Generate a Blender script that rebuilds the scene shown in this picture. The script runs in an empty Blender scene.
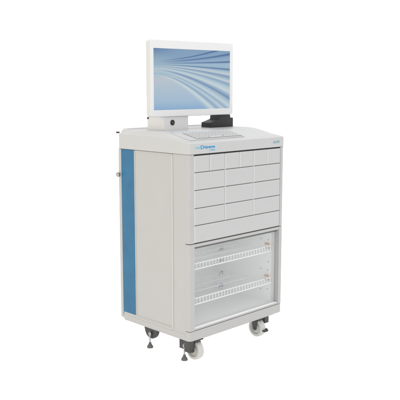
import bpy, bmesh, math, random
from mathutils import Vector, Matrix

random.seed(7)
S = bpy.context.scene
C = S.collection
ZO = 0.105                      # the floor lies this far below the cart's base tray

# ------------------------------------------------------------------ camera
cd = bpy.data.cameras.new('camera')
cam = bpy.data.objects.new('camera', cd); C.objects.link(cam)
cd.sensor_width = 36.0
cd.lens = 740.5 / 400.0 * 36.0
cd.clip_start = 0.05; cd.clip_end = 500
cam.location = (-2.1106, -2.1743, 1.0790 + ZO)
cam.rotation_euler = (math.radians(90) - 0.15341, 0, -0.78509)
S.camera = cam

# ------------------------------------------------------------------ light
W = bpy.data.worlds.new('World'); S.world = W; W.use_nodes = True
bg = W.node_tree.nodes['Background']
bg.inputs['Color'].default_value = (1, 1, 1, 1)
bg.inputs['Strength'].default_value = 1.02

def area(name, loc, target, sx, sy, power, col):
    l = bpy.data.lights.new(name, 'AREA'); l.shape = 'RECTANGLE'
    l.size = sx; l.size_y = sy; l.energy = power; l.color = col
    o = bpy.data.objects.new(name, l); C.objects.link(o)
    o.location = loc
    o.rotation_euler = (Vector(target) - Vector(loc)).to_track_quat('-Z', 'Y').to_euler()
    return o
area('overhead_softbox', (0.4, 0.1, 6.4), (0.31, 0.25, 0.9), 4.0, 4.0, 200, (1, 1, 1))
area('side_softbox', (-5.2, 1.4, 1.6), (0.0, 0.25, 0.6), 2.0, 2.4, 42, (1.0, 0.76, 0.22))

area('front_softbox', (-3.9, -4.0, 2.3), (0.1, 0.1, 0.6), 1.6, 2.2, 55, (1, 0.99, 0.97))

S.view_settings.view_transform = 'Standard'
S.view_settings.look = 'None'
S.view_settings.exposure = 0.0
S.view_settings.gamma = 1.0
S.cycles.max_bounces = 24
S.cycles.diffuse_bounces = 16
S.cycles.glossy_bounces = 6
S.cycles.transparent_max_bounces = 24
S.cycles.sample_clamp_indirect = 6.0

# ------------------------------------------------------------------ materials
def mat(name, col, rough=0.45, metal=0.0, var=0.03, bump=0.0, bscale=900, spec=0.4, vscale=14):
    m = bpy.data.materials.new(name); m.use_nodes = True
    nt = m.node_tree; p = nt.nodes['Principled BSDF']
    p.inputs['Roughness'].default_value = rough
    p.inputs['Metallic'].default_value = metal
    p.inputs['Specular IOR Level'].default_value = spec
    tc = nt.nodes.new('ShaderNodeTexCoord')
    n = nt.nodes.new('ShaderNodeTexNoise'); n.inputs['Scale'].default_value = vscale
    n.inputs['Detail'].default_value = 4
    nt.links.new(tc.outputs['Object'], n.inputs['Vector'])
    r = nt.nodes.new('ShaderNodeValToRGB')
    r.color_ramp.elements[0].position = 0.3; r.color_ramp.elements[1].position = 0.7
    r.color_ramp.elements[0].color = tuple(c * (1 - var) for c in col) + (1,)
    r.color_ramp.elements[1].color = tuple(min(1, c * (1 + var)) for c in col) + (1,)
    nt.links.new(n.outputs['Fac'], r.inputs['Fac'])
    nt.links.new(r.outputs['Color'], p.inputs['Base Color'])
    rr = nt.nodes.new('ShaderNodeMapRange')
    rr.inputs['To Min'].default_value = max(0.02, rough - 0.06); rr.inputs['To Max'].default_value = rough + 0.06
    nt.links.new(n.outputs['Fac'], rr.inputs['Value']); nt.links.new(rr.outputs['Result'], p.inputs['Roughness'])
    if bump:
        n2 = nt.nodes.new('ShaderNodeTexNoise'); n2.inputs['Scale'].default_value = bscale
        nt.links.new(tc.outputs['Object'], n2.inputs['Vector'])
        b = nt.nodes.new('ShaderNodeBump'); b.inputs['Strength'].default_value = bump
        b.inputs['Distance'].default_value = 0.0006
        nt.links.new(n2.outputs['Fac'], b.inputs['Height']); nt.links.new(b.outputs['Normal'], p.inputs['Normal'])
    return m

M = dict(
    body=mat('light_grey_plastic', (0.395, 0.392, 0.387), 0.40, var=0.012, bump=0.12),
    lid=mat('worktop_plastic', (0.435, 0.435, 0.435), 0.34, var=0.012, bump=0.12),
    drawer=mat('drawer_plastic', (0.43, 0.43, 0.43), 0.38, var=0.012, bump=0.12),
    edge_light=mat('painted_edge_light', (0.54, 0.54, 0.535), 0.4, var=0.01),  # pale colour standing in for light caught on drawer edges
    bead_light=mat('painted_bead_light', (0.46, 0.455, 0.445), 0.3, var=0.01),  # paler colour stands in for the highlight along the beads
    blue=mat('blue_insert', (0.022, 0.122, 0.235), 0.45, var=0.09, spec=0.3),
    liner=mat('white_liner', (0.85, 0.85, 0.85), 0.5, var=0.01),
    wire=mat('white_wire_coating', (0.82, 0.82, 0.82), 0.3, var=0.01),
    gap=mat('shadow_gap_black', (0.02, 0.02, 0.021), 0.7, var=0.1),
    dark_strip=mat('dark_grey_strip', (0.13, 0.13, 0.13), 0.6, var=0.05),
    back=mat('drawer_cavity', (0.20, 0.20, 0.20), 0.7, var=0.1),
    white=mat('monitor_white', (0.625, 0.625, 0.625), 0.35, var=0.008),
    rim=mat('monitor_grey_rim', (0.52, 0.52, 0.515), 0.4, var=0.008),
    black=mat('black_plastic', (0.018, 0.018, 0.019), 0.5, var=0.15, bump=0.2),
    dark=mat('dark_grey_metal', (0.055, 0.053, 0.052), 0.45, 0.3, var=0.2, bump=0.2),
    steel=mat('zinc_steel', (0.36, 0.35, 0.34), 0.35, 0.9, var=0.08),
    rubber=mat('grey_rubber', (0.10, 0.10, 0.095), 0.7, var=0.15),
    tyre=mat('pale_tyre', (0.46, 0.46, 0.44), 0.5, var=0.05),
    hubm=mat('pale_wheel_centre', (0.42, 0.42, 0.40), 0.4, var=0.05),
    key=mat('keycap_white', (0.48, 0.48, 0.48), 0.45, var=0.01),
    kbase=mat('keyboard_tray', (0.44, 0.44, 0.44), 0.45, var=0.02),
    kwell=mat('keyboard_well', (0.38, 0.38, 0.38), 0.6, var=0.02),
    cyan=mat('cyan_print', (0.10, 0.47, 0.60), 0.5, var=0.02),
    blueprint=mat('blue_print', (0.025, 0.24, 0.47), 0.5, var=0.02),
    sky=mat('pale_blue_print', (0.07, 0.42, 0.68), 0.5, var=0.02),
    teal=mat('teal_print', (0.08, 0.27, 0.35), 0.5, var=0.02),
    clip=mat('blue_grey_clip', (0.17, 0.27, 0.37), 0.4, var=0.05),
    brass=mat('brass_peg', (0.60, 0.40, 0.23), 0.4, 0.2, var=0.05),
    hole=mat('peg_hole', (0.32, 0.32, 0.32), 0.8, var=0.05),
)

def glass_mat():
    m = bpy.data.materials.new('clear_glass'); m.use_nodes = True
    nt = m.node_tree
    for n in list(nt.nodes):
        if n.type != 'OUTPUT_MATERIAL': nt.nodes.remove(n)
    out = nt.nodes['Material Output']
    t = nt.nodes.new('ShaderNodeBsdfTransparent'); t.inputs['Color'].default_value = (0.975, 0.98, 0.98, 1)
    g = nt.nodes.new('ShaderNodeBsdfGlossy'); g.inputs['Roughness'].default_value = 0.03
    lw = nt.nodes.new('ShaderNodeLayerWeight'); lw.inputs['Blend'].default_value = 0.5
    pw = nt.nodes.new('ShaderNodeMath'); pw.operation = 'POWER'; pw.inputs[1].default_value = 5.0
    f = nt.nodes.new('ShaderNodeMath'); f.operation = 'MULTIPLY_ADD'; f.inputs[1].default_value = 0.96; f.inputs[2].default_value = 0.06
    nt.links.new(lw.outputs['Facing'], pw.inputs[0]); nt.links.new(pw.outputs[0], f.inputs[0])
    mx = nt.nodes.new('ShaderNodeMixShader')
    nt.links.new(f.outputs[0], mx.inputs[0]); nt.links.new(t.outputs[0], mx.inputs[1]); nt.links.new(g.outputs[0], mx.inputs[2])
    nt.links.new(mx.outputs[0], out.inputs['Surface'])
    return m
M['glass'] = glass_mat()

def floor_mat():                # white floor with an added glow that wipes out shadows
    m = bpy.data.materials.new('white_floor_added_glow'); m.use_nodes = True
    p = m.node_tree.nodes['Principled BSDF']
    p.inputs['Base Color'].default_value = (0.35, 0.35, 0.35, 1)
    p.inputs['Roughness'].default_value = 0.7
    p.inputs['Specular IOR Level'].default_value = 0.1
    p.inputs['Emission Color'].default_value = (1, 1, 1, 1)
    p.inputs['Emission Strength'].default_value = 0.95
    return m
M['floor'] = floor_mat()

def screen_mat():
    m = bpy.data.materials.new('lit_screen_picture'); m.use_nodes = True
    nt = m.node_tree; L = nt.links; N = nt.nodes
    p = N['Principled BSDF']
    p.inputs['Base Color'].default_value = (0.004, 0.004, 0.005, 1)
    p.inputs['Roughness'].default_value = 0.35
    p.inputs['Specular IOR Level'].default_value = 0.25
    uv = N.new('ShaderNodeTexCoord'); sep = N.new('ShaderNodeSeparateXYZ'); L.new(uv.outputs['UV'], sep.inputs[0])
    def math_(op, a, b=None, clamp=False):
        n = N.new('ShaderNodeMath'); n.operation = op; n.use_clamp = clamp
        for i, q in enumerate((a, b)):
            if q is None: continue
            if isinstance(q, (int, float)): n.inputs[i].default_value = q
            else: L.new(q, n.inputs[i])
        return n.outputs[0]
    u = sep.outputs['X']; v = math_('SUBTRACT', 1.0, sep.outputs['Y'])          # v runs down from the top
    uu = math_('MAXIMUM', math_('DIVIDE', math_('SUBTRACT', u, 0.06), 0.94), 0.0)
    g = math_('ADD', math_('MULTIPLY', math_('POWER', uu, 1.55), 0.83), 0.17)
    k = math_('DIVIDE', math_('SUBTRACT', v, 0.25), g)                           # constant along one streak
    kp = math_('DIVIDE', math_('ADD', k, 0.45), 1.75, True)
    def ramp(fac, stops):
        r = N.new('ShaderNodeValToRGB'); e = r.color_ramp.elements
        def lin(c): return tuple(((x / 255 + 0.055) / 1.055) ** 2.4 for x in c) + (1,)
        e[0].position, e[0].color = stops[0][0], lin(stops[0][1])
        e[1].position, e[1].color = stops[-1][0], lin(stops[-1][1])
        for q, c in stops[1:-1]:
            n = e.new(q); n.color = lin(c)
        L.new(fac, r.inputs['Fac']); return r.outputs['Color']
    def kk(x): return (x + 0.45) / 1.75
    D1, D2, D3 = (50, 90, 148), (72, 110, 156), (108, 138, 172)
    B1, B2, B3 = (126, 156, 186), (152, 178, 198), (172, 196, 208)
    Lt = (208, 216, 216)
    st = [(kk(-.44), B1), (kk(-.36), B1), (kk(-.325), D1), (kk(-.295), B1), (kk(-.225), B1), (kk(-.20), D1), (kk(-.165), B1),
          (kk(-.09), (142, 170, 194)), (kk(-.065), D1), (kk(-.035), B2), (kk(.045), B2), (kk(.07), D2), (kk(.10), B2), (kk(.16), (190, 204, 210)),
          (kk(.20), (122, 148, 180)), (kk(.24), B2), (kk(.29), (194, 206, 210)), (kk(.33), (132, 160, 188)), (kk(.40), B3),
          (kk(.47), (196, 208, 212)), (kk(.52), B2), (kk(.585), D3), (kk(.62), B2), (kk(.72), (190, 206, 212)), (kk(.80), (142, 168, 194)),
          (kk(.86), (184, 202, 210)), (kk(.97), (134, 162, 192)), (kk(1.03), B3), (kk(1.10), Lt), (kk(1.28), (164, 190, 210))]
    streak = ramp(kp, st)
    base = ramp(v, [(0.0, (84, 116, 160)), (0.10, (124, 154, 180)), (0.20, (150, 176, 192)), (0.28, (150, 178, 194)), (0.34, (178, 194, 202)), (0.41, (156, 186, 202)), (0.48, (182, 192, 200)), (0.62, (172, 190, 204)),
                    (0.86, (158, 184, 206)), (1.0, (132, 168, 204))])
    mr = N.new('ShaderNodeMapRange'); mr.interpolation_type = 'SMOOTHSTEP'
    mr.inputs['From Min'].default_value = -0.12; mr.inputs['From Max'].default_value = 0.42
    L.new(u, mr.inputs['Value'])
    lo = N.new('ShaderNodeMapRange'); lo.interpolation_type = 'SMOOTHSTEP'
    lo.inputs['From Min'].default_value = 1.35; lo.inputs['From Max'].default_value = 1.0
    L.new(k, lo.inputs['Value'])
    f = math_('MULTIPLY', mr.outputs[0], lo.outputs[0])
    mx = N.new('ShaderNodeMix'); mx.data_type = 'RGBA'
    L.new(f, mx.inputs[0]); L.new(base, mx.inputs[6]); L.new(streak, mx.inputs[7])
    L.new(mx.outputs[2], p.inputs['Emission Color'])
    p.inputs['Emission Strength'].default_value = 0.97
    return m
M['screen'] = screen_mat()

# ------------------------------------------------------------------ helpers
WL = {}                                             # where each object's origin stands
def thing(name, label, cat, loc):
    o = bpy.data.objects.new(name, None); C.objects.link(o)
    o.empty_display_size = 0.05
    o.location = Vector(loc) + Vector((0, 0, ZO)); WL[o.name] = Vector(loc)
    o['label'] = label; o['category'] = cat
    return o

def obj(name, bm, m, parent=None, origin=None, label=None, sharp=32):
    pl = WL[parent.name] if parent else Vector((0, 0, 0))
    og = Vector(origin) if origin is not None else pl
    bmesh.ops.translate(bm, verts=bm.verts, vec=-og)
    bmesh.ops.recalc_face_normals(bm, faces=bm.faces)
    me = bpy.data.meshes.new(name); bm.to_mesh(me); bm.free()
    for mm in (m if isinstance(m, (list, tuple)) else [m]): me.materials.append(mm)
    for f in me.polygons: f.use_smooth = True
    me.set_sharp_from_angle(angle=math.radians(sharp))
    o = bpy.data.objects.new(name, me); C.objects.link(o)
    if parent: o.parent = parent; o.location = og - pl
    else: o.location = og + Vector((0, 0, ZO))
    WL[o.name] = og
    if label: o['label'] = label
    w = o.modifiers.new('weighted_normals', 'WEIGHTED_NORMAL'); w.keep_sharp = True; w.weight = 60
    return o

def copy(o, parent, dloc):
    c = o.copy(); C.objects.link(c); c.parent = parent
    c.location = o.location + Vector(dloc)
    WL[c.name] = WL[o.name] + Vector(dloc)
    for ch in o.children:
        d = ch.copy(); C.objects.link(d); d.parent = c
    return c

def merge(bm, b2, mi=0):
    for f in b2.faces: f.material_index = mi
    me = bpy.data.meshes.new('tmp'); b2.to_mesh(me); b2.free(); bm.from_mesh(me); bpy.data.meshes.remove(me)

def box(bm, x0, x1, y0, y1, z0, z1, bev=0.0, seg=2, mi=0, rot=None):
    b = bmesh.new(); bmesh.ops.create_cube(b, size=1)
    bmesh.ops.scale(b, verts=b.verts, vec=(x1 - x0, y1 - y0, z1 - z0))
    if bev: bmesh.ops.bevel(b, geom=list(b.edges), offset=bev, segments=seg, profile=0.5, affect='EDGES')
    if rot: bmesh.ops.rotate(b, verts=b.verts, cent=(0, 0, 0), matrix=rot)
    bmesh.ops.translate(b, verts=b.verts, vec=((x0 + x1) / 2, (y0 + y1) / 2, (z0 + z1) / 2))
    merge(bm, b, mi)

def prism(bm, pts, a0, a1, axis='z', bev=0.0, seg=2, mi=0):
    """a closed outline swept along an axis; bev rounds the two end rims"""
    b = bmesh.new()
    def P(p, a): return {'z': (p[0], p[1], a), 'y': (p[0], a, p[1]), 'x': (a, p[0], p[1])}[axis]
    lo = [b.verts.new(P(p, a0)) for p in pts]; hi = [b.verts.new(P(p, a1)) for p in pts]
    n = len(pts)
    f0 = b.faces.new(lo[::-1]); f1 = b.faces.new(hi)
    for i in range(n): b.faces.new((lo[i], lo[(i + 1) % n], hi[(i + 1) % n], hi[i]))
    if bev:
        ed = list({e for f in (f0, f1) for e in f.edges})
        bmesh.ops.bevel(b, geom=ed, offset=bev, segments=seg, profile=0.5, affect='EDGES')
    merge(bm, b, mi)

def tube(bm, p, q, r, n=6, r2=None, mi=0, caps=True):
    p, q = Vector(p), Vector(q); d = q - p
    b = bmesh.new()
    bmesh.ops.create_cone(b, cap_ends=caps, segments=n, radius1=r, radius2=r if r2 is None else r2, depth=d.length)
    bmesh.ops.rotate(b, verts=b.verts, cent=(0, 0, 0), matrix=d.to_track_quat('Z', 'Y').to_matrix())
    bmesh.ops.translate(b, verts=b.verts, vec=(p + q) / 2)
    merge(bm, b, mi)

def lathe(bm, prof, cen, axis='x', n=40, mi=0):
    """prof: (offset along axis, radius) pairs, closed loop"""
    b = bmesh.new(); rings = []
    for a, r in prof:
        ring = []
        for i in range(n):
            t = 2 * math.pi * i / n; c, s = r * math.cos(t), r * math.sin(t)
            v = {'x': (a, c, s), 'y': (c, a, s), 'z': (c, s, a)}[axis]
            ring.append(b.verts.new(Vector(v) + Vector(cen)))
        rings.append(ring)
    for k in range(len(rings)):
        A, B = rings[k], rings[(k + 1) % len(rings)]
        for i in range(n): b.faces.new((A[i], A[(i + 1) % n], B[(i + 1) % n], B[i]))
    merge(bm, b, mi)

def arc(cx, cy, r, a0, a1, n=8):
    return [(cx + r * math.cos(math.radians(a0 + (a1 - a0) * i / n)), cy + r * math.sin(math.radians(a0 + (a1 - a0) * i / n))) for i in range(n + 1)]

def rrect(x0, x1, y0, y1, r, n=6):
    return arc(x0 + r, y0 + r, r, 180, 270, n) + arc(x1 - r, y0 + r, r, 270, 360, n) + arc(x1 - r, y1 - r, r, 0, 90, n) + arc(x0 + r, y1 - r, r, 90, 180, n)

def frame(bm, outer, inner, y0, y1, mi=0, chamfer=0.0, ych=0.0):
    """outer and inner outlines (same count) in the xz plane; a ring from y0 (front) to y1"""
    b = bmesh.new(); n = len(outer)
    def ring(pts, y): return [b.verts.new((p[0], y, p[1])) for p in pts]
    loops = [ring(outer, y1), ring(outer, y0), ring(inner, y0), ring(inner, y1)]
    for k in range(4):
        A, B = loops[k], loops[(k + 1) % 4]
        for i in range(n): b.faces.new((A[i], A[(i + 1) % n], B[(i + 1) % n], B[i]))
    merge(bm, b, mi)

def text_bm(txt, size, x, y, z, bold=0.0, xs=1.0, align='LEFT', ext=0.0003, slant=0.0):
    cu = bpy.data.curves.new('lettering', 'FONT'); cu.body = txt; cu.size = size; cu.extrude = ext
    cu.offset = bold; cu.align_x = align; cu.shear = slant; cu.resolution_u = 6
    t = bpy.data.objects.new('lettering', cu); C.objects.link(t)
    bpy.context.view_layer.update()
    me = bpy.data.meshes.new_from_object(t.evaluated_get(bpy.context.evaluated_depsgraph_get()))
    bpy.data.objects.remove(t); bpy.data.curves.remove(cu)
    b = bmesh.new(); b.from_mesh(me); bpy.data.meshes.remove(me)
    bmesh.ops.scale(b, verts=b.verts, vec=(xs, 1, 1))
    bmesh.ops.rotate(b, verts=b.verts, cent=(0, 0, 0), matrix=Matrix.Rotation(math.radians(90), 3, 'X'))
    bmesh.ops.translate(b, verts=b.verts, vec=(x, y, z))
    return b
def width(b): xs = [v.co.x for v in b.verts]; return max(xs)

# ------------------------------------------------------------------ setting
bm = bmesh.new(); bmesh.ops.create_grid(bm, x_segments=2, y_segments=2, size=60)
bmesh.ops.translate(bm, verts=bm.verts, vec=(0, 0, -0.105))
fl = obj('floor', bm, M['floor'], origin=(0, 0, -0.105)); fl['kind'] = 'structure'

# ------------------------------------------------------------------ the cart
WX, DY = 0.62, 0.4625
cart = thing('medication_cart', 'tall light grey medication cart on casters with white drawers, glass door and blue side stripe', 'cart', (0.31, 0.23, -0.105))

# side panels: a recessed field inside rear stile, beads, front stile and bottom rail
def side(mirror):
    bm = bmesh.new()
    def sx(a, b): return (a, b) if not mirror else (WX - b, WX - a)
    def bx(x0, x1, y0, y1, z0, z1, bev, mi=0): a, b = sx(x0, x1); box(bm, a, b, y0, y1, z0, z1, bev, mi=mi)
    zt = 0.7962
    bx(0.0035, 0.020, 0.030, 0.460, 0.010, zt - 0.001, 0)            # field
    bx(0.0000, 0.022, 0.4440, 0.4625, 0.0065, zt, 0.0025)            # rear stile
    bx(0.0005, 0.018, 0.3500, 0.3540, 0.0275, zt - 0.0015, 0.0012, 1)   # bead beside the stripe
    bx(-0.0018, 0.018, 0.1003, 0.1085, 0.0275, zt - 0.006, 0.0030, 1)    # bead before the front stile
    bx(0.0012, 0.018, 0.0258, 0.1000, 0.0275, zt, 0.0012)            # front stile
    bx(0.0000, 0.022, 0.0258, 0.4438, 0.0030, 0.0232, 0.0020)        # bottom rail
    bx(-0.0004, 0.018, 0.1090, 0.3498, 0.0236, 0.0290, 0.0020, 1)        # bottom bead
    p = obj('side_panel', bm, [M['body'], M['bead_light']], cart)
    bm = bmesh.new(); a, b = sx(0.0016, 0.018)
    box(bm, a, b, 0.3546, 0.4434, 0.0262, zt - 0.0005, 0.0008)
    obj('accent_strip', bm, M['blue'], p, label='blue vertical stripe')
    return p
side(False); side(True)

bm = bmesh.new(); box(bm, 0.0225, WX - 0.0225, 0.447, 0.4615, 0.010, 0.7955, 0.001)
obj('back_panel', bm, M['body'], cart)

# base tray
bm = bmesh.new()
pts = [(0.0015, 0.440)] + arc(0.0135, 0.0125, 0.012, 180, 270) + arc(WX - 0.0135, 0.0125, 0.012, 270, 360) + [(WX - 0.0015, 0.440)]
prism(bm, pts, -0.0045, 0.0372, 'z', 0.002)
prism(bm, rrect(0.036, WX - 0.036, 0.012, 0.432, 0.01), -0.0115, -0.004, 'z', 0.002)
obj('base_tray', bm, M['body'], cart)

# upper front frame: two rounded pillars, rails and the dark cavity behind the drawers
def pillar(bm, z0, z1, mirror, y1=0.0255, xi=0.0262, y0=0.0, bev=0.0015):
    r = 0.012
    pts = [(0, y1)] + arc(r, y0 + r, r, 180, 270) + [(xi, y0), (xi, y1)]
    if mirror: pts = [(WX - x, y) for x, y in pts][::-1]
    prism(bm, pts, z0, z1, 'z', bev)
bm = bmesh.new()
pillar(bm, 0.4212, 0.7962, False); pillar(bm, 0.4212, 0.7962, True)
box(bm, 0.0265, WX - 0.0265, 0.012, 0.025, 0.4212, 0.795, 0, mi=1)
box(bm, 0.0266, WX - 0.0266, 0.0045, 0.0115, 0.7905, 0.7960, 0, mi=2)
sm_ = [0.0278 + (WX - 0.0566) * i / 6 for i in range(7)]
for i in range(0, 6):
    box(bm, sm_[i] - 0.0013, sm_[i] + 0.0013, -0.0006, 0.0118, (0.4975 if i % 2 == 0 else 0.7225) if i else 0.4225, 0.7885, 0.0004, mi=3)  # added pale strips paint the light lines between drawers
obj('front_frame', bm, [M['body'], M['back'], M['gap'], M['edge_light']], cart)

# drawers: six small over three rows of three, one full-width at the bottom
zr = [0.7915, 0.7205, 0.6458, 0.5692, 0.4962, 0.4222]
X0, X1 = 0.0278 + 0.0015, WX - 0.0272
def drawer(x0, x1, z0, z1):
    bm = bmesh.new(); b = bmesh.new(); bmesh.ops.create_cube(b, size=1)
    bmesh.ops.scale(b, verts=b.verts, vec=(x1 - x0, 0.016, z1 - z0))
    fe = [e for e in b.edges if all(v.co.y < 0 for v in e.verts)]
    bmesh.ops.bevel(b, geom=fe, offset=0.0034, segments=1, profile=0.5, affect='EDGES')
    cx = ((x0 + x1) / 2, -0.0015 + 0.008, (z0 + z1) / 2)
    bmesh.ops.translate(b, verts=b.verts, vec=cx); b.normal_update()
    for f in b.faces: f.material_index = 1 if f.normal.y < -0.1 and (f.normal.z > 0.1 or f.normal.x < -0.1) else 0  # top and left chamfers painted paler as edge highlights
    tm = bpy.data.meshes.new('tmp'); b.to_mesh(tm); b.free(); bm.from_mesh(tm); bpy.data.meshes.remove(tm)
    return obj('drawer', bm, [M['drawer'], M['edge_light']], cart, origin=cx)
g = 0.0018
small = [0.0278 + (X1 - 0.0278) * i / 6 for i in range(7)]; small[0] = X0
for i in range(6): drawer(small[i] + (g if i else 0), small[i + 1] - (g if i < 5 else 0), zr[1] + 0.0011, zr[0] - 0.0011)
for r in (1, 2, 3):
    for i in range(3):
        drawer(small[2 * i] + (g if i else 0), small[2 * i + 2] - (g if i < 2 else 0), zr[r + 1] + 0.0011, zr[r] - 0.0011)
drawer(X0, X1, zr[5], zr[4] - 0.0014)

# lower cabinet: liner, pegs, shelves, glass door
xl, xr, zb, zt, yb = 0.0275, 0.5945, 0.0440, 0.4100, 0.4200
bm = bmesh.new()
box(bm, xl, xr, 0.0262, yb, zb - 0.005, zb)
box(bm, xl, xr, 0.0262, yb, zt, zt + 0.006)
box(bm, xl - 0.006, xl, 0.0262, yb, zb - 0.005, zt + 0.006)
box(bm, xr, xr + 0.006, 0.0262, yb, zb - 0.005, zt + 0.006)
box(bm, xl - 0.006, xr + 0.006, yb, yb + 0.006, zb - 0.005, zt + 0.006)
for (y, z) in ((0.065, 0.236), (0.0685, 0.195), (0.0668, 0.101), (0.111, 0.092), (0.066, 0.345), (0.111, 0.195), (0.111, 0.345)):
    tube(bm, (xr - 0.0006, y, z), (xr + 0.001, y, z), 0.0032, 10, mi=1)
    tube(bm, (xl + 0.0006, y, z), (xl - 0.001, y, z), 0.0032, 10, mi=1)
obj('compartment_liner', bm, [M['liner'], M['hole']], cart)

def hook(z):
    bm = bmesh.new()
    tube(bm, (xr, 0.372, z + 0.003), (xr - 0.016, 0.368, z + 0.004), 0.0040, 8)
    tube(bm, (xr - 0.016, 0.368, z + 0.004), (xr - 0.028, 0.366, z - 0.005), 0.0036, 8)
    box(bm, xr - 0.003, xr, 0.364, 0.380, z - 0.006, z + 0.010, 0.001)
    return obj('shelf_hook', bm, M['clip'], cart, origin=(xr, 0.37, z))
h0 = hook(0.252)
for z in (0.1916, 0.1258, 0.0596): copy(h0, cart, (0, 0, z - 0.252))

def peg(z, dome):
    bm = bmesh.new()
    if dome:
        for a in (0.0, 0.010, -0.010):
            tube(bm, (xr, 0.070 + a, z), (xr - 0.010, 0.070 + a, z - 0.0005), 0.0046 - abs(a) * 0.12, 10, r2=0.0036)
    else:
        for a in (-0.010, 0.008):
            tube(bm, (xr, 0.070 + a, z), (xr - 0.010, 0.070 + a, z), 0.0040, 10, r2=0.0034)
    return obj('shelf_peg', bm, M['brass'], cart, origin=(xr, 0.07, z))
p1 = peg(0.3255, True); p2 = peg(0.3055, False)
copy(p1, cart, (0, 0, -0.158)); copy(p2, cart, (0, 0, -0.158))

def shelf(z, hgt=0.026):
    bm = bmesh.new()
    x0, x1, y0, y1 = 0.034, 0.586, 0.031, 0.405
    tube(bm, (x0, y0, z), (x1, y0, z), 0.0027, 8)
    tube(bm, (x0, y0, z + hgt), (x1, y0, z + hgt), 0.0017, 8)
    n = 28
    for i in range(n + 1):
        x = x0 + (x1 - x0) * i / n
        tube(bm, (x, y0, z), (x, y0, z + hgt), 0.0015, 6)
    for i in range(n + 1):
        x = x0 + (x1 - x0) * i / n
        tube(bm, (x, y0, z + 0.001), (x, y1, z + 0.001), 0.0011, 5)
    for k in range(1, 6):
        y = y0 + (y1 - y0) * k / 5
        tube(bm, (x0, y, z - 0.002), (x1, y, z - 0.002), 0.0018, 6)
    tube(bm, (x0, y1, z + hgt), (x1, y1, z + hgt), 0.0022, 6)
    for i in range(n // 2 + 1):
        x = x0 + (x1 - x0) * i / (n // 2)
        tube(bm, (x, y1, z), (x, y1, z + hgt), 0.0017, 5)
    return obj('wire_shelf', bm, M['wire'], cart, origin=(0.31, 0.2, z))
s1 = shelf(0.2985); copy(s1, cart, (0, 0, 0.1425 - 0.2985))

bm = bmesh.new()
pillar(bm, 0.0395, 0.4183, False, y1=0.0250, xi=0.0295, y0=-0.0008); pillar(bm, 0.0395, 0.4183, True, y1=0.0250, xi=0.0285, y0=-0.0008)
box(bm, 0.0293, WX - 0.0283, -0.0002, 0.0246, 0.4050, 0.4180, 0.0012)
box(bm, 0.0293, WX - 0.0283, -0.0002, 0.0246, 0.0398, 0.0470, 0.0012)
door = obj('cabinet_door', bm, M['body'], cart)
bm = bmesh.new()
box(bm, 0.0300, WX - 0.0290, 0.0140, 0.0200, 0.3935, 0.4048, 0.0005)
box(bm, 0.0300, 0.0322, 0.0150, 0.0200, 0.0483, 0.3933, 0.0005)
obj('dark_strip', bm, M['dark_strip'], door)  # dark grey strips along the top and left of the glass
bm = bmesh.new(); box(bm, 0.0305, WX - 0.0295, 0.0015, 0.0198, 0.0468, 0.0482, 0.0005)
obj('reveal_highlight', bm, M['liner'], door)  # added white strip paints the bottom reveal as brightly lit
bm = bmesh.new(); box(bm, 0.0300, WX - 0.0290, 0.0205, 0.0235, 0.0474, 0.4046)
obj('glass_pane', bm, M['glass'], door)

# worktop: one moulded lid, arched at the front, with a raised deck and a rear lip
PROF = [(0.0, 0.8440), (0.02, 0.8472), (0.043, 0.8506), (0.085, 0.8567), (0.12, 0.8610), (0.147, 0.8637), (0.18, 0.8655), (0.21, 0.8662), (0.5, 0.8662)]
def lerp(T, y):
    for (a, p), (b, q) in zip(T, T[1:]):
        if y <= b: t = (y - a) / (b - a); return p + (q - p) * t
    return T[-1][1]
def ss(a, b, x): t = max(0.0, min(1.0, (x - a) / (b - a))); return t * t * (3 - 2 * t)
def smooth_prof(y): return sum(lerp(PROF, max(0, y + d)) for d in (-0.012, -0.006, 0, 0.006, 0.012)) / 5 if y > 0.013 else lerp(PROF, max(0, y))
def deck(y): return 0.0025 + 0.0128 * ss(0.0, 0.20, y)
def lidz(x, y):
    e = min(x, WX - x)
    z = smooth_prof(y) + deck(y) * ss(0.010, 0.030, e) * ss(0.004, 0.03, y) 
    z += 0.0055 * ss(0.436, 0.441, y) * ss(0.018, 0.036, e)
    return z
def edges(L, fine):
    pts = [0, .0006, .0014, .0025, .004, .006, .008, .010, .012, .0145, .017, .0195, .022, .0245, .027, .030, .034, .038]
    n = int((L - 0.076) / fine); mid = [0.038 + (L - 0.076) * i / n for i in range(1, n)]
    return pts + mid + [L - p for p in pts[::-1]]
xo, yo = -0.0012, -0.0015
LX, LY = WX + 0.0024, DY + 0.0025
gx, gy = edges(LX, 0.02), edges(LY, 0.008)
R, rr_ = 0.013, 0.006
bm = bmesh.new(); grid = []
for y in gy:
    row = []
    for x in gx:
        px, py = x, y; d = min(x, LX - x, y, LY - y)
        ax = (R - x) / R if x < R else ((x - (LX - R)) / R if x > LX - R else -1)
        ay = (R - y) / R if y < R else ((y - (LY - R)) / R if y > LY - R else -1)
        if ax > 0 and ay > 0:
            s = max(ax, ay) / math.hypot(ax, ay)
            px = R - ax * s * R if x < R else LX - R + ax * s * R
            py = R - ay * s * R if y < R else LY - R + ay * s * R
        z = lidz(px + xo, py + yo)
        if d < rr_: z -= rr_ - math.sqrt(max(0, rr_ * rr_ - (rr_ - d) ** 2))
        row.append(bm.verts.new((px + xo, py + yo, z)))
    grid.append(row)
for j in range(len(gy) - 1):
    for i in range(len(gx) - 1):
        bm.faces.new((grid[j][i], grid[j][i + 1], grid[j + 1][i + 1], grid[j + 1][i]))
per = grid[0][:] + [r[-1] for r in grid[1:]] + grid[-1][-2::-1] + [r[0] for r in grid[-2:0:-1]]
lowv = [bm.verts.new((v.co.x, v.co.y, 0.7975)) for v in per]
n = len(per)
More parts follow.
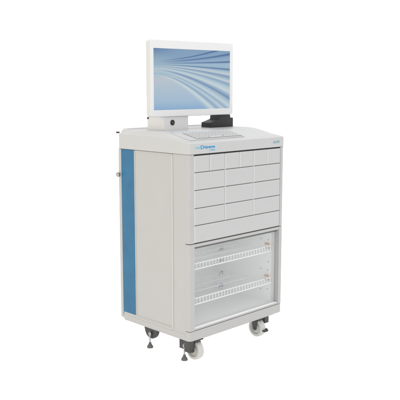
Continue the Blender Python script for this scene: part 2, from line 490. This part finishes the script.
for i in range(n): bm.faces.new((per[i], per[(i + 1) % n], lowv[(i + 1) % n], lowv[i]))
bm.faces.new(lowv[::-1])
obj('worktop', bm, M['lid'], cart, sharp=50)

# printed lettering on the fascia
yt = yo - 0.0003
b = text_bm('med', 0.0150, 0.0330, yt, 0.8200, 0.00022, 1.12)
w = width(b); obj('brand_lettering', b, M['cyan'], cart, label='pale cyan first word on the fascia')
b = text_bm('D', 0.0205, w + 0.0012, yt, 0.8180, 0.0005, 1.0); w2 = width(b)
merge(b, text_bm('ispense', 0.0150, w2 + 0.0012, yt, 0.8200, 0.0005, 1.0))
w3 = width(b); k_ = (0.1505 - w) / (w3 - w)
for v_ in b.verts: v_.co.x = w + (v_.co.x - w) * k_
obj('brand_lettering', b, M['blueprint'], cart, label='deeper blue second word with a tall initial')
obj('series_lettering', text_bm('C Series', 0.0105, 0.1505, yt, 0.8082, 0.0003, 1.0, 'RIGHT'), M['sky'], cart)
obj('model_lettering', text_bm('AU75', 0.0150, 0.5835, yt, 0.8160, 0.0002, 1.30, 'RIGHT'), M['teal'], cart)

# small fittings at the rear edge
bm = bmesh.new(); box(bm, -0.003, 0.012, 0.4644, 0.474, 0.8655, 0.8725, 0.0015)
obj('rear_hook', bm, M['dark'], cart)
bm = bmesh.new(); lathe(bm, [(0, 0.001), (0, 0.004), (-0.004, 0.004), (-0.004, 0.009), (-0.007, 0.0108), (-0.012, 0.0105), (-0.014, 0.007), (-0.014, 0.001)], (0.0, 0.4565, 0.6784), 'x', 20)
obj('side_knob', bm, M['steel'], cart)

# casters: swivel plate, fork, pale wheel, brake pedal
def caster(x, y, pedal_side, turn=0.0):
    bm = bmesh.new(); zc = -0.062
    box(bm, x - 0.026, x + 0.026, y - 0.026, y + 0.026, -0.0155, -0.0110, 0.001)
    lathe(bm, [(-0.015, 0.001), (-0.015, 0.020), (-0.024, 0.022), (-0.026, 0.018), (-0.026, 0.001)], (x, y, 0), 'z', 20)
    for s in (-1, 1):
        xx = x + s * 0.0185
        pts = [(y - 0.017, -0.024), (y + 0.017, -0.024), (y + 0.011, zc - 0.004), (y + 0.004, zc - 0.010), (y - 0.004, zc - 0.010), (y - 0.011, zc - 0.004)]
        prism(bm, pts, xx - 0.0015, xx + 0.0015, 'x', 0.0005)
    tube(bm, (x - 0.022, y, zc), (x + 0.022, y, zc), 0.0050, 10)
    box(bm, x - 0.0195, x + 0.0195, y - 0.017, y + 0.017, -0.027, -0.023, 0.001)
    c = obj('caster', bm, M['dark'], cart, origin=(x, y, -0.011))
    bm = bmesh.new(); R_ = 0.043
    lathe(bm, [(-0.0145, 0.030), (-0.0150, 0.039), (-0.0125, 0.042), (-0.006, R_), (0.006, R_), (0.0125, 0.042), (0.0150, 0.039), (0.0145, 0.030)], (x, y, zc), 'x', 48)
    wl = obj('wheel', bm, M['tyre'], c, origin=(x, y, zc))
    bm = bmesh.new()
    lathe(bm, [(-0.0135, 0.0055), (-0.0150, 0.0120), (-0.0140, 0.0140), (-0.0085, 0.0160), (-0.0080, 0.0270), (-0.0135, 0.0298), (0.0135, 0.0298), (0.0080, 0.0270), (0.0085, 0.0160), (0.0140, 0.0140), (0.0150, 0.0120), (0.0135, 0.0055)], (x, y, zc), 'x', 40)
    obj('wheel_centre', bm, M['hubm'], c, origin=(x, y, zc))
    bm = bmesh.new()
    box(bm, x - 0.012, x + 0.016, y + pedal_side * 0.050 - 0.008, y + pedal_side * 0.050 + 0.008, zc - 0.010, zc - 0.002, 0.002)
    ya, yb_ = sorted((y + pedal_side * 0.010, y + pedal_side * 0.050))
    box(bm, x + 0.0155, x + 0.0195, ya, yb_, zc - 0.008, zc + 0.001, 0.001)
    obj('brake_pedal', bm, M['dark'], c, origin=(x, y, zc))
    if turn: c.rotation_euler = (0, 0, math.radians(turn))
    return c
caster(0.0665, 0.0226 + 0.012, 1)
caster(0.4870, 0.0392, -1)
caster(0.1290, 0.402, 1, -50)
caster(0.4870, 0.372, 1)

# levelling feet: dark channel bracket, threaded bolt, cone pad
def foot(bm, x, y):
    f = obj('levelling_foot', bm, M['dark'], cart, origin=(x, y, -0.011))
    b = bmesh.new()
    tube(b, (x, y, -0.028), (x, y, -0.088), 0.0034, 10)
    tube(b, (x, y, -0.032), (x, y, -0.046), 0.0072, 6)
    obj('bolt', b, M['steel'], f, origin=(x, y, -0.06))
    b = bmesh.new()
    lathe(b, [(-0.080, 0.001), (-0.080, 0.005), (-0.088, 0.007), (-0.097, 0.0130), (-0.1045, 0.0145), (-0.105, 0.012), (-0.105, 0.001)], (x, y, 0), 'z', 20)
    obj('foot_pad', b, M['rubber'], f, origin=(x, y, -0.095))
bm = bmesh.new()
box(bm, 0.0300, 0.0500, 0.0620, 0.0960, -0.060, -0.005, 0.0015)
box(bm, 0.0160, 0.0420, 0.0150, 0.0500, -0.062, -0.005, 0.0015)
box(bm, 0.0165, 0.0480, 0.0500, 0.0960, -0.012, -0.0055, 0.001)
foot(bm, 0.0235, 0.0572)
bm = bmesh.new()
prism(bm, [(0.242, -0.005)] + arc(0.2845, -0.022, 0.0425, 180, 360, 16) + [(0.327, -0.005)], 0.028, 0.046, 'x', 0.003)
foot(bm, 0.0210, 0.2814)
bm = bmesh.new()                                    # right front mounting bracket
box(bm, 0.532, 0.562, 0.030, 0.070, -0.052, -0.010, 0.0015)
obj('mounting_bracket', bm, M['dark'], cart, origin=(0.545, 0.05, -0.011))

# ------------------------------------------------------------------ the monitor on its box stand
DZ = 0.8815
mon = thing('monitor', 'wide white computer monitor showing blue curved streaks, on a white box stand', 'monitor', (0.28, 0.30, DZ))
MW, MH, yaw = 0.5090, 0.3340, -0.0355
Rm = Matrix.Rotation(yaw, 3, 'Z'); Mc = Vector((0.2824, 0.2600, 1.1088))
def place(bm):
    bmesh.ops.rotate(bm, verts=bm.verts, cent=(0, 0, 0), matrix=Rm)
    bmesh.ops.translate(bm, verts=bm.verts, vec=Mc); return bm
T = 0.034
sx0, sx1, sz0, sz1 = -0.2355, 0.2337, -0.1372, 0.1307
bm = bmesh.new()
b = bmesh.new()
def rings(defs):
    out = []
    for (x0, x1, z0, z1, r, y) in defs:
        out.append([b.verts.new((p[0], y, p[1])) for p in rrect(x0, x1, z0, z1, r, 6)])
    return out
hw, hh = MW / 2, MH / 2
lo = rings([(sx0 + .0004, sx1 - .0004, sz0 + .0004, sz1 - .0004, 0.0004, 0.0030), (sx0, sx1, sz0, sz1, 0.0008, 0.0004), (sx0 - .0012, sx1 + .0012, sz0 - .0012, sz1 + .0012, .0016, 0.0),
            (-hw + .004, hw - .004, -hh + .004, hh - .004, 0.009, 0.0), (-hw + .0012, hw - .0012, -hh + .0012, hh - .0012, 0.0118, 0.0014), (-hw, hw, -hh, hh, 0.0130, 0.0050),
            (-hw, hw, -hh, hh, 0.0130, T - .010), (-hw + .003, hw - .003, -hh + .003, hh - .003, 0.010, T - .003), (-hw + .010, hw - .010, -hh + .010, hh - .010, 0.008, T)])
for k_, (A, B) in enumerate(zip(lo, lo[1:])):
    for i in range(len(A)): b.faces.new((A[i], A[(i + 1) % len(A)], B[(i + 1) % len(A)], B[i])).material_index = 1 if k_ >= 4 else 0
b.faces.new(lo[-1]).material_index = 1
tm = bpy.data.meshes.new('tmp'); b.to_mesh(tm); b.free(); bm.from_mesh(tm); bpy.data.meshes.remove(tm)
box(bm, -0.16, 0.16, T - 0.001, T + 0.018, -0.10, 0.10, 0.006)
obj('casing', place(bm), [M['white'], M['rim']], mon)
bm = bmesh.new(); uvl = bm.loops.layers.uv.new('UVMap')
vs = [bm.verts.new(p) for p in ((sx0, .0022, sz0), (sx1, .0022, sz0), (sx1, .0022, sz1), (sx0, .0022, sz1))]
f = bm.faces.new(vs)
for l, q in zip(f.loops, ((0, 0), (1, 0), (1, 1), (0, 1))): l[uvl].uv = q
place(bm)
og = WL[mon.name]; bmesh.ops.translate(bm, verts=bm.verts, vec=-og)
me = bpy.data.meshes.new('screen'); bm.to_mesh(me); bm.free(); me.materials.append(M['screen'])
so = bpy.data.objects.new('screen', me); C.objects.link(so); so.parent = mon; WL[so.name] = og
so['label'] = 'lit screen with blue and white curved streaks'

# the stand: a box with softened corners rising behind the screen, a lock on its front, hinge pin at the side
bx0, bx1, by0, by1 = 0.1085, 0.2690, 0.2780, 0.3900
bm = bmesh.new()
prism(bm, rrect(bx0, bx1, by0, by1, 0.010), DZ, 0.9480, 'z', 0.002)
box(bm, 0.135, 0.245, 0.3130, 0.3720, 0.9470, 1.085, 0.008)
st = obj('stand', bm, M['white'], mon)
bm = bmesh.new(); lc = (0.1647, by0, 0.9143)
lathe(bm, [(0.001, 0.0005), (0.001, 0.0125), (-0.002, 0.0125), (-0.004, 0.0110), (-0.004, 0.0080), (-0.0025, 0.0074), (-0.0025, 0.0005)], lc, 'y', 28)
lk = obj('lock', bm, M['black'], st, origin=lc)
bm = bmesh.new()
lathe(bm, [(-0.002, 0.0005), (-0.002, 0.0056), (-0.0052, 0.0050), (-0.0052, 0.0005)], lc, 'y', 20)
box(bm, lc[0] - 0.0009, lc[0] + 0.0009, by0 - 0.0058, by0 - 0.0050, lc[2] - 0.0035, lc[2] + 0.0035, mi=1)
obj('lock_face', bm, [M['rubber'], M['gap']], st, origin=lc)
bm = bmesh.new(); tube(bm, (bx0 + 0.001, by1 - 0.012, 0.9330), (bx0 - 0.005, by1 - 0.012, 0.9330), 0.0042, 10)
obj('hinge_pin', bm, M['dark'], st)

# ------------------------------------------------------------------ black stepped dock
dock = thing('scanner_dock', 'stepped black plastic dock with a sloping nose beneath the right end of the monitor', 'scanner dock', (0.49, 0.31, DZ))
bm = bmesh.new()
pts = [(0.4160, DZ), (0.4160, 0.9035), (0.4190, 0.9055), (0.4770, 0.9185), (0.4775, 0.9400), (0.5490, 0.9400), (0.5495, 0.9245), (0.5690, 0.9245), (0.5705, 0.9230), (0.5705, DZ)]
prism(bm, pts, 0.2800, 0.3450, 'y', 0.0015)
obj('dock_body', bm, M['black'], dock)
bm = bmesh.new()
box(bm, 0.482, 0.508, 0.288, 0.338, 0.9396, 0.9418, 0.0006)
box(bm, 0.516, 0.544, 0.288, 0.338, 0.9396, 0.9418, 0.0006)
obj('contact_pad', bm, M['dark'], dock)

# ------------------------------------------------------------------ keyboard on the sloping front of the deck
kb = thing('keyboard', 'low white keyboard with small keys lying on the sloping front of the cart worktop', 'keyboard', (0.2, 0.085, 0.862))
def decktop(x, y): return lidz(x, y)
ky0, ky1 = 0.028, 0.140
kx0, kx1 = 0.030, 0.372
za, zc_ = decktop(0.2, ky0), decktop(0.2, ky1)
tilt = math.atan2(zc_ - za, ky1 - ky0)
Rk = Matrix.Rotation(tilt, 3, 'X')
Kc = Vector((kx0, ky0, za + 0.0006))
def kplace(bm):
    bmesh.ops.rotate(bm, verts=bm.verts, cent=(0, 0, 0), matrix=Rk)
    bmesh.ops.translate(bm, verts=bm.verts, vec=Kc); return bm
KL, KD = kx1 - kx0, (ky1 - ky0) / math.cos(tilt)
bm = bmesh.new(); box(bm, 0, KL, 0, KD, -0.004, 0.0034, 0.0016)
obj('keyboard_tray', kplace(bm), M['kbase'], kb)
bm = bmesh.new(); box(bm, 0.046, KL - 0.006, 0.006, KD - 0.013, 0.0030, 0.0040)
obj('key_well', kplace(bm), M['kwell'], kb)
bm = bmesh.new(); box(bm, 0.0940, 0.1400, KD - 0.0105, KD - 0.0025, 0.0030, 0.0044, 0.0004)
obj('blue_strip', kplace(bm), M['sky'], kb, label='small blue strip at the back left')
kbm = bmesh.new()
pitch = (KL - 0.055) / 15.0; row = (KD - 0.0225) / 5.0
box(kbm, -pitch * 0.39, pitch * 0.39, -row * 0.37, row * 0.37, 0, 0.0042, 0.0011)
bmesh.ops.rotate(kbm, verts=kbm.verts, cent=(0, 0, 0), matrix=Rk)
first = None
for r in range(5):
    for i in range(15):
        if r == 0 and 4 <= i <= 8 and i != 6: continue
        p = Vector((0.0485 + (i + 0.5) * pitch, 0.0075 + (r + 0.5) * row, 0.0042)); p = Rk @ p + Kc
        if first is None:
            bmesh.ops.translate(kbm, verts=kbm.verts, vec=p)
            first = obj('key', kbm, M['key'], kb, origin=p); p0 = p
        else:
            c = copy(first, kb, p - p0)
            if r == 0 and i == 6: c.scale = (5.6, 1, 1); c.name = 'space_bar'
